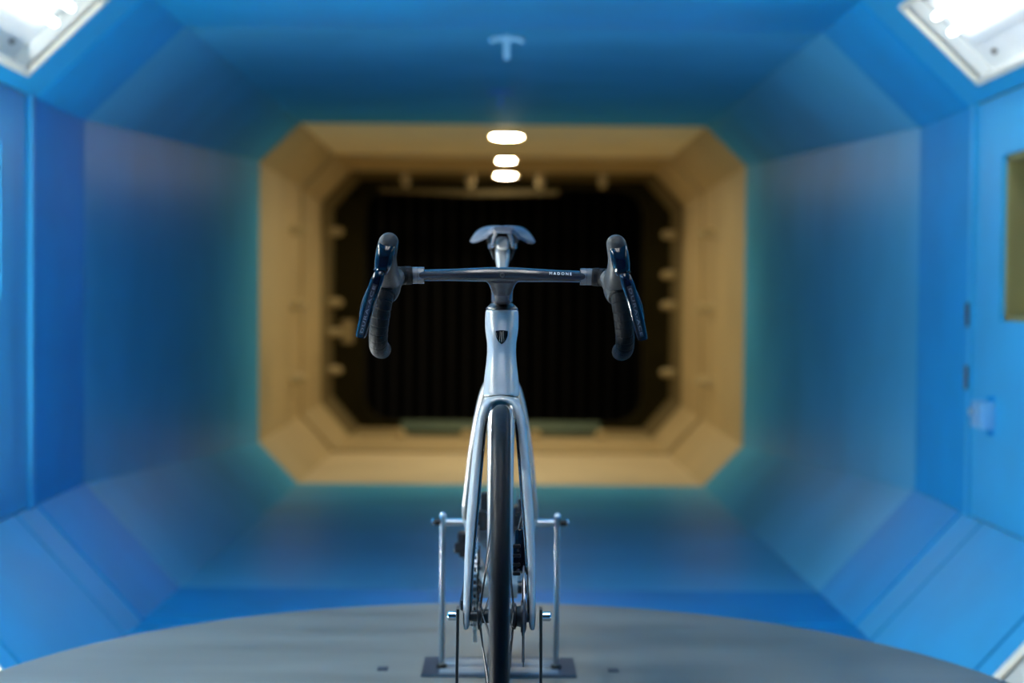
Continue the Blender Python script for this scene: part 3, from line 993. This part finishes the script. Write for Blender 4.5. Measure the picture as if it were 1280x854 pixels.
# ------------------------------------------------- drops, tape, hoods and levers (left and right)
def side(sx):
    def V(x, y, z):
        return Vector((sx * x, y, z))
    zc, yc, hh, hd = bar_sec(.14)
    # finishing collar
    bm = B()
    rings = [ering(V(x, yc, zc), (0, 1, 0), (0, 0, 1), r, r, 28) for x, r in ((.1300, .0124), (.1302, .0140), (.1400, .0142), (.1402, .0136), (.1408, .0136), (.141, .0142), (.1520, .0140), (.1522, .0130))]
    loft(bm, rings)
    col = obj('finishing_tape', bm, M['collar'], bk, angle=25)
    # tape: tops, corner, ramp, hook, drop
    path = catmull([V(.150, 2.470, .8858), V(.165, 2.468, .885), V(.1785, 2.455, .883), V(.1840, 2.430, .879), V(.1860, 2.405, .871),
                    V(.1890, 2.388, .855), V(.1935, 2.381, .830), V(.1985, 2.390, .798), V(.2010, 2.410, .776), V(.2020, 2.440, .766), V(.2025, 2.475, .762), V(.2025, 2.510, .760)], 26)
    n = len(path)
    rad = []
    acc = 0.0
    for i, p in enumerate(path):
        if i:
            acc += (path[i] - path[i - 1]).length
        ph = (acc / .0125) % 1.0
        rad.append(.0150 + .0006 * ph - (.0007 if ph < .12 else 0))
    bm = B()
    tube(bm, path, rad, 22)
    tp = obj('bar_tape', bm, M['tape'], bk, angle=60)
    bm = B()
    e0, e1 = path[-1], path[-1] + (path[-1] - path[-4]).normalized() * .004
    tube(bm, [e0, e1, e1 + (e1 - e0) * .4], [.0152, .0150, .010], 22)
    obj('end_plug', bm, M['black'], tp)
    # hood
    P = [V(.1815, 2.440, .868), V(.1825, 2.415, .874), V(.1845, 2.385, .883), V(.1850, 2.355, .896), V(.1835, 2.334, .912), V(.1800, 2.326, .929), V(.1775, 2.325, .939), V(.1768, 2.326, .9445), V(.1766, 2.327, .9465)]
    R = [.0150, .0175, .0185, .0180, .0168, .0160, .0148, .0110, .0050]
    H = [.0170, .0200, .0220, .0230, .0215, .0185, .0155, .0110, .0050]
    bm = B()
    PP = catmull(P, 6)
    k = len(PP)
    up = Vector((0, 0, 1))
    rings = []
    for i, p in enumerate(PP):
        T = (PP[min(k - 1, i + 1)] - PP[max(0, i - 1)]).normalized()
        t_ = i / (k - 1) * (len(P) - 1)
        a = interp([(j, r) for j, r in enumerate(R)], t_)[0]
        b = interp([(j, r) for j, r in enumerate(H)], t_)[0]
        u = Vector((1, 0, 0))
        u = (u - T * u.dot(T)).normalized()
        v = T.cross(u)
        rings.append(ering(p, u, v, a, b, 26, 2.5))
    loft(bm, rings)
    # clamp bulge where the hood wraps the bar
    tube(bm, catmull([V(.1760, 2.440, .884), V(.1800, 2.418, .872), V(.1835, 2.402, .860), V(.1870, 2.391, .852)], 5), [.0165] * 8 + [.0178] * 6 + [.0165, .0160], 22)
    hd_ = obj('brake_hood', bm, M['hood'], bk, mods=REMESH(.0016, 6))
    hd_['label'] = 'matt grey rubber hood'
    # lever body: gloss black block with a sloping front
    D = Vector((sx * .19, -.06, -1)).normalized()         # down the lever, flaring outwards
    A = Vector((1, 0, 0)); A = (A - D * A.dot(D)).normalized()
    F = D.cross(A).normalized()
    if F.y > 0:
        F = -F
    c0 = V(.1795, 2.318, .9330)
    bm = B()
    rings = []
    for dd, a, b, off in ((-.003, .0100, .006, .005), (0, .0132, .010, .003), (.012, .0140, .0130, .0), (.028, .0138, .0145, -.001), (.040, .0118, .0145, .0), (.047, .0092, .0125, .002), (.050, .006, .008, .004)):
        rings.append(ering(c0 + D * dd - F * off, A, F, a, b, 24, 3.2))
    loft(bm, rings)
    body = obj('lever_body', bm, M['gloss'], bk, angle=50)
    # blade
    pth = catmull([V(.1893, 2.3100, .8880), V(.1945, 2.3060, .8750), V(.2035, 2.3060, .8480), V(.2120, 2.3125, .8200), V(.2190, 2.3230, .7960), V(.2215, 2.3270, .7875), V(.2220, 2.3278, .7855)], 7)
    n = len(pth)
    wid = [(0, .0070, .0060), (.08, .0085, .0080), (.2, .0098, .0075), (.5, .0092, .0062), (.8, .0078, .0058), (.93, .0072, .0060), (.98, .0055, .0045), (1, .002, .002)]
    rings = []
    fr = []
    for i, p in enumerate(pth):
        T = (pth[min(n - 1, i + 1)] - pth[max(0, i - 1)]).normalized()
        u = Vector((1, 0, 0)); u = (u - T * u.dot(T)).normalized()
        v = T.cross(u).normalized()
        if v.y > 0:
            v = -v
        a, b = interp(wid, i / (n - 1))
        rings.append(ering(p, u, v, a, b, 24, 2.6))
        fr.append((p, T, u, v, a, b))
    bm = B()
    loft(bm, rings)
    bl = obj('lever_blade', bm, M['gloss'], body, angle=60)
    # raised matt strip and lettering along the blade
    bm = B()
    rows = []
    for i in range(9, n - 12):
        p, T, u, v, a, b = fr[i]
        row = []
        for q in (-.42, -.2, 0, .2, .42):
            hgt = b * (1 - abs(q) ** 2.6) ** (1 / 2.6) + .0005
            row.append(bm.verts.new(p + u * (q * a) + v * hgt))
        rows.append(row)
    for r0, r1 in zip(rows, rows[1:]):
        for j in range(4):
            bm.faces.new((r0[j], r0[j + 1], r1[j + 1], r1[j]))
    obj('lever_inlay', bm, M['black'], body)
    L = [0.0]
    for i in range(1, n):
        L.append(L[-1] + (pth[i] - pth[i - 1]).length)
    mid = (L[9] + L[n - 13]) / 2
    bm = text_mesh('DURA-ACE', .0064, 1.18)
    xs = [v.co.x for v in bm.verts]
    span = max(xs) - min(xs)
    want = (L[n - 13] - L[9]) * .92
    for v_ in bm.verts:
        tx, ty, tz = v_.co.x * want / span, v_.co.y, v_.co.z
        # right lever reads downwards, left lever reads upwards, letter tops outwards
        s_ = mid + (tx if sx > 0 else -tx)
        k2 = max(j for j in range(n - 1) if L[j] <= s_)
        f_ = (s_ - L[k2]) / (L[k2 + 1] - L[k2])
        p0, p1 = fr[k2], fr[k2 + 1]
        pp = p0[0].lerp(p1[0], f_)
        u, v = p0[2].lerp(p1[2], f_), p0[3].lerp(p1[3], f_)
        b = p0[5] + (p1[5] - p0[5]) * f_
        v_.co = pp + u * (ty * sx) + v * (b + .0009 + tz)
    obj('lettering', bm, M['text_dim'], body, smooth=False)
    # shift paddle behind the blade, on the outside
    pth2 = catmull([V(.1985, 2.322, .872), V(.2070, 2.321, .856), V(.2150, 2.325, .836), V(.2195, 2.331, .812)], 5)
    bm = B()
    tube(bm, pth2, [.0045] + [.0062] * (len(pth2) - 3) + [.0055, .003], 14, flat=.8)
    obj('shift_paddle', bm, M['black'], body)
    # pivot pin
    bm = B()
    cyl(bm, V(.1925, 2.312, .8905), V(.2000, 2.312, .8890), .0036, 14)
    obj('pivot_pin', bm, M['black'], body)
side(-1)
side(1)

# ------------------------------------------------- wheels
def wheel(ax, front):
    # the wheel part itself is the deep rim; tyre, hub, spokes and rotor are its sub-parts
    bm = B()
    prof = [(-.0135, .316), (-.0150, .308), (-.0148, .298), (-.0125, .280), (-.0075, .266), (0, .262), (.0075, .266), (.0125, .280), (.0148, .298), (.0150, .308), (.0135, .316), (0, .313)]
    rings = [[ax + Vector((x, r * math.cos(a), r * math.sin(a))) for x, r in prof] for a in [2 * math.pi * i / 96 for i in range(96)]]
    loft(bm, rings, closed=True)
    wh = obj('wheel', bm, M['rimblack'], bk, loc=ax, angle=60)
    wh['label'] = 'front wheel with a deep black rim' if front else 'rear wheel with a deep black rim'
    bm = B()
    rings = []
    for i in range(128):
        a = 2 * math.pi * i / 128
        c = ax + Vector((0, .3248 * math.cos(a), .3248 * math.sin(a)))
        rings.append(ering(c, (1, 0, 0), (0, math.cos(a), math.sin(a)), .0142, .0142, 26))
    loft(bm, rings, closed=True)
    obj('tire', bm, M['rubber'], wh, angle=180)
    bm = B()
    if front:
        prof = [(-.050, .008), (-.036, .009), (-.034, .022), (-.029, .022), (-.027, .0115), (.018, .0115), (.020, .021), (.026, .021), (.028, .016), (.034, .0175), (.040, .0175), (.042, .010), (.050, .009)]
        fl = (-.031, .023, .0205)
    else:
        prof = [(-.071, .009), (-.064, .012), (-.030, .018), (-.020, .024), (-.016, .024), (-.014, .013), (.026, .013), (.028, .022), (.033, .022), (.036, .016), (.045, .016), (.047, .010), (.071, .009)]
        fl = (-.018, .030, .022)
    lathe_x(bm, prof, ax, 36, cap=True)
    obj('hub', bm, M['black'], wh, angle=50)
    for k in range(24):
        a = 2 * math.pi * k / 24 + .05
        x0 = fl[k % 2]
        da = .35 if (k // 2) % 2 else -.35
        p0 = ax + Vector((x0, fl[2] * math.cos(a + da * 3), fl[2] * math.sin(a + da * 3)))
        p1 = ax + Vector((math.copysign(.0015, x0), .266 * math.cos(a), .266 * math.sin(a)))
        bm = B()
        tube(bm, [p0, p1], .0010, 5)
        obj('spoke', bm, M['black'], wh)
    # rotor on the left of the bike (picture right)
    bm = B()
    xr = .0385 if front else .0400
    n = 72
    ro, ri = .080, .066
    rings = []
    for i in range(n):
        a = 2 * math.pi * i / n
        wob = .0016 * math.cos(a * 12)
        d = Vector((0, math.cos(a), math.sin(a)))
        rings.append([ax + Vector((xr - .0009, 0, 0)) + d * (ro + wob), ax + Vector((xr + .0009, 0, 0)) + d * (ro + wob), ax + Vector((xr + .0009, 0, 0)) + d * ri, ax + Vector((xr - .0009, 0, 0)) + d * ri])
    loft(bm, rings, closed=True)
    rt = obj('brake_rotor', bm, M['rotor'], wh, angle=30)
    bm = B()
    for k in range(5):
        a = 2 * math.pi * k / 5 + .3
        d0, d1 = Vector((0, math.cos(a), math.sin(a))), Vector((0, math.cos(a + .35), math.sin(a + .35)))
        q = Vector((0, -math.sin(a), math.cos(a))) * .007
        c0, c1 = ax + Vector((xr - .002, 0, 0)) + d0 * .020, ax + Vector((xr - .002, 0, 0)) + d1 * .070
        slab(bm, [c0 - q, c0 + q, c1 + q * .9, c1 - q * .9], (.004, 0, 0))
    lathe_x(bm, [(xr - .004, .026), (xr + .003, .026), (xr + .005, .020)], ax, 30, cap=True)
    obj('rotor_carrier', bm, M['black'], rt, smooth=False)
    return wh
fw = wheel(FA, True)
rw = wheel(RA, False)

# cassette on the rear hub
bm = B()
for k in range(11):
    x = -.026 - k * .0036
    r = .062 - k * .0040
    n = max(12, int(2 * math.pi * r / .0127)) * 2
    rings = []
    for xx in (x, x - .0016):
        rings.append([RA + Vector((xx, (r + (.003 if i % 2 else 0)) * math.cos(2 * math.pi * i / n), (r + (.003 if i % 2 else 0)) * math.sin(2 * math.pi * i / n))) for i in range(n)])
    loft(bm, rings)
obj('cassette', bm, M['rotor'], rw, smooth=False)

# crankset: rings, arms, spindle
CX = -.0480
bm = B()
def ringgear(bm, x, r, ri, n, c=BB, th=.0022, tooth=.0035):
    rings = []
    for i in range(2 * n):
        a = math.pi * i / n
        rr = r + (tooth if i % 2 else 0)
        d = Vector((0, math.cos(a), math.sin(a)))
        rings.append([c + Vector((x - th / 2, 0, 0)) + d * rr, c + Vector((x + th / 2, 0, 0)) + d * rr, c + Vector((x + th / 2, 0, 0)) + d * ri, c + Vector((x - th / 2, 0, 0)) + d * ri])
    loft(bm, rings, closed=True)
lathe_x(bm, [(-.066, .013), (.066, .013)], BB, 24, cap=True)
ck = obj('crankset', bm, M['carbon'], bk)
bm = B()
ringgear(bm, CX, .1035, .082, 52)
obj('chainring', bm, M['black'], ck, smooth=False)
bm = B()
ringgear(bm, CX + .007, .079, .062, 40)
obj('chainring', bm, M['black'], ck, smooth=False)
bm = B()
for k in range(4):
    a = math.pi / 4 + k * math.pi / 2
    d = Vector((0, math.cos(a), math.sin(a)))
    tube(bm, [BB + Vector((CX - .006, 0, 0)) + d * .012, BB + Vector((CX - .004, 0, 0)) + d * .09], [.014, .008], 12, flat=.45, up=(1, 0, 0))
obj('spider', bm, M['carbon'], ck)
for sx, fwd in ((-1, -1), (1, 1)):
    bm = B()
    P = [BB + Vector((sx * .060, 0, 0)), BB + Vector((sx * .066, fwd * .05, 0)), BB + Vector((sx * .069, fwd * .172, 0)), BB + Vector((sx * .069, fwd * .182, 0))]
    rings = [ering(p, (1, 0, 0), (0, 0, 1), a, b, 16, 3) for p, a, b in zip(P, (.008, .007, .0062, .004), (.019, .015, .013, .009))]
    loft(bm, rings)
    obj('crank_arm', bm, M['carbon'], ck)

# chain: real links, joined (each is about two pixels)
def chain_path():
    pts = []
    r0 = .1060
    rc = .046
    a_top = math.radians(100)
    for i in range(60):                                   # around the front of the ring, from top to bottom
        a = a_top + math.radians(170) * i / 59
        pts.append(Vector((CX, BB.y + r0 * math.cos(a), BB.z + r0 * math.sin(a))))
    pts += [Vector((-.055, 3.30, .200)), Vector((-.056, 3.355, .205)), Vector((-.056, 3.385, .225)), Vector((-.056, 3.372, .255)), Vector((-.056, 3.345, .275))]
    for i in range(20):
        a = math.radians(250) + math.radians(200) * i / 19
        pts.append(Vector((-.056, RA.y + rc * math.cos(a), RA.z + rc * math.sin(a))))
    pts.append(pts[0])
    return pts
raw = chain_path()
res = [raw[0]]
acc = 0.0
pitch = .0127
for a, b in zip(raw, raw[1:]):
    seg = (b - a).length
    pos = pitch - acc
    while pos <= seg:
        res.append(a.lerp(b, pos / seg))
        pos += pitch
    acc = seg - (pos - pitch)
bm = B()
for i in range(len(res) - 1):
    a, b = res[i], res[i + 1]
    T = (b - a).normalized()
    c = (a + b) / 2
    q = Vector((1, 0, 0)).cross(T).normalized()
    off = .0030 if i % 2 else .0019
    R = Matrix((Vector((1, 0, 0)), T, q)).transposed()
    for sx in (-1, 1):
        box(bm, c + Vector((sx * off, 0, 0)), (.0010, .0165 if i % 2 else .0150, .0075), R, mi=0)
    cyl(bm, a - Vector((.0038, 0, 0)), a + Vector((.0038, 0, 0)), .0026, 6)
ch = obj('chain', bm, M['alu'], bk, smooth=False)
ch['kind'] = 'stuff'

# derailleurs
bm = B()
box(bm, (-.086, 3.372, .298), (.022, .045, .036), bevel=.006)
box(bm, (-.078, 3.366, .272), (.030, .030, .022), bevel=.005)
box(bm, (-.0905, 3.350, .283), (.026, .018, .024), bevel=.005)
rd = obj('rear_derailleur', bm, M['black'], bk)
bm = B()
box(bm, (-.060, 3.372, .238), (.004, .026, .095), Matrix.Rotation(.25, 3, 'X'), bevel=.0015)
box(bm, (-.072, 3.370, .262), (.022, .02, .02), bevel=.003)
obj('pulley_cage', bm, M['black'], rd)
for y, z in ((3.382, .262), (3.360, .212)):
    bm = B()
    ringgear(bm, 0, .020, .004, 12, Vector((-.056, y, z)), .003, .003)
    obj('jockey_wheel', bm, M['black'], rd, smooth=False)
bm = B()
cyl(bm, (-.101, 3.348, .279), (-.105, 3.348, .279), .0032, 10)
obj('bolt', bm, M['chrome'], rd)
bm = B()
box(bm, (-.038, 2.985, .402), (.022, .05, .04), bevel=.007)
box(bm, (-.030, 3.000, .436), (.022, .036, .040), bevel=.008)
fd = obj('front_derailleur', bm, M['black'], bk)
bm = B()
for x in (-.054, -.042):
    box(bm, (x, 2.965, .376), (.0016, .085, .030), Matrix.Rotation(-.2, 3, 'X'))
box(bm, (-.048, 2.93, .388), (.012, .006, .020))
obj('chain_cage', bm, M['steel'], fd, smooth=False)
for c in ((-.029, 2.957, .424), (-.045, 2.958, .405), (-.046, 2.978, .447)):
    bm = B()
    cyl(bm, Vector(c), Vector(c) - Vector((0, .006, 0)), .0035, 10)
    obj('bolt', bm, M['chrome'], fd)

# front brake caliper and hose on the bike's left blade
bm = B()
box(bm, (.0345, 2.440, .430), (.020, .034, .070), Matrix.Rotation(-.3, 3, 'X'), bevel=.005)
box(bm, (.0265, 2.432, .420), (.010, .030, .045), Matrix.Rotation(-.3, 3, 'X'), bevel=.004)
box(bm, (.0400, 2.448, .452), (.026, .022, .018), bevel=.004)
cal = obj('brake_caliper', bm, M['gloss'], bk)
for z in (.398, .412, .426, .441):
    bm = B()
    box(bm, (.0275, 2.413 + (z - .40) * .3, z), (.013, .008, .006), bevel=.002)
    obj('cooling_fin', bm, M['black'], cal)
for c in ((.0300, 2.412, .405), (.0300, 2.418, .436)):
    bm = B()
    cyl(bm, Vector(c), Vector(c) - Vector((0, .005, 0)), .0025, 10)
    obj('bolt', bm, M['chrome'], cal)
bm = B()
tube(bm, catmull([(.0405, 2.462, .520), (.0385, 2.455, .495), (.0330, 2.446, .472), (.0285, 2.440, .452), (.0265, 2.436, .440)], 7), .0030, 10)
obj('brake_hose', bm, M['black'], cal)
# rear caliper over the bike's left chainstay
bm = B()
box(bm, (.0400, 3.290, .365), (.022, .06, .050), bevel=.006)
box(bm, (.0480, 3.262, .392), (.014, .02, .030), bevel=.004)
box(bm, (.0400, 3.270, .335), (.018, .03, .022), bevel=.004)
rc_ = obj('brake_caliper', bm, M['black'], bk)
for c in ((.0385, 3.262, .372), (.0385, 3.262, .336), (.0455, 3.256, .404)):
    bm = B()
    cyl(bm, Vector(c) + Vector((0, .01, 0)), Vector(c) - Vector((0, .006, 0)), .0042, 12)
    obj('bolt', bm, M['chrome'], rc_)

# seat post
bm = B()
rings = []
for (y, z, a, b) in ((3.085, .775, .0095, .026), (3.10, .84, .0100, .025), (3.112, .895, .0102, .025), (3.118, .918, .0118, .024), (3.124, .935, .0145, .022), (3.130, .952, .0150, .020), (3.136, .960, .0135, .018)):
    ring = []
    for k in range(32):
        t = 2 * math.pi * k / 32
        ct, s_ = math.cos(t), math.sin(t)
        x = math.copysign(abs(ct) ** .8, ct) * a
        yy = math.copysign(abs(s_) ** .8, s_) * b
        if s_ < 0 and z < .95:
            yy += .0035 * math.exp(-(x / .003) ** 2)          # groove down the front
        ring.append(Vector((x, y + yy, z)))
    rings.append(ring)
loft(bm, rings)
sp = obj('seat_post', bm, M['silver'], bk, angle=180)
bm = B()
rings = [ering((0, y, .9655), (1, 0, 0), (0, 0, 1), a, b, 24, 3) for y, a, b in ((3.085, .010, .010), (3.089, .0135, .0135), (3.110, .0140, .0140), (3.150, .0140, .0130), (3.158, .011, .010))]
loft(bm, rings)
obj('clamp_head', bm, M['silver'], sp)

# saddle: one shell that is short at the nose and wide at the back, plus rails
bm = B()
NU, NV = 40, 30
rows = []
for j in range(NV + 1):
    t = j / NV
    y = 2.945 + .255 * t
    wd = interp([(0, .0205), (.05, .0270), (.3, .0310), (.5, .0400), (.7, .0580), (.85, .0700), (.95, .0705), (1, .060)], t)[0]
    drop = interp([(0, .0080), (.1, .0120), (.3, .0140), (.5, .0225), (.7, .0305), (.9, .0345), (1, .034)], t)[0]
    zt = interp([(0, .9915), (.06, .9965), (.3, .9990), (.6, 1.0015), (.85, 1.0055), (1, 1.007)], t)[0]
    row = []
    for i in range(NU + 1):
        u = -1 + 2 * i / NU
        x = u * wd
        pw = 2.2 + 2.4 * t
        z = zt - drop * abs(u) ** pw - .0022 * math.exp(-(x / .006) ** 2)
        row.append(bm.verts.new((x, y + .004 * u * u * (1 - t), z)))
    rows.append(row)
for r0, r1 in zip(rows, rows[1:]):
    for i in range(NU):
        bm.faces.new((r0[i], r0[i + 1], r1[i + 1], r1[i]))
sd = obj('saddle', bm, M['saddle'], bk, angle=180, mods=(('SOLIDIFY', dict(thickness=.0085, offset=-1)), ('BEVEL', dict(width=.003, segments=3)), ))
bm = B()
rings = [ering((0, y, z), (1, 0, 0), (0, 0, 1), a, b, 24, 3) for y, z, a, b in ((2.943, .988, .017, .0045), (2.948, .987, .0225, .0065), (2.975, .987, .025, .0065), (3.0, .988, .022, .005))]
loft(bm, rings)
obj('saddle_nose', bm, M['saddle'], sd)
for sx in (-1, 1):
    bm = B()
    tube(bm, catmull([(sx * .011, 2.965, .984), (sx * .0165, 2.985, .974), (sx * .0205, 3.02, .960), (sx * .0215, 3.06, .9575), (sx * .0220, 3.12, .9585), (sx * .024, 3.15, .962), (sx * .030, 3.18, .982)], 6), .0042, 12)
    obj('rail', bm, M['collar'], sd)
    bm = B()
    tube(bm, [(sx * .036, 3.14, .979), (sx * .027, 3.11, .958), (sx * .0175, 3.10, .932)], .0017, 8)
    obj('rail_strut', bm, M['dark_steel'], sd)
    bm = B()
    box(bm, (sx * .0275, 3.105, .960), (.005, .012, .010), bevel=.0015)
    obj('rail_clamp', bm, M['alu'], sp)
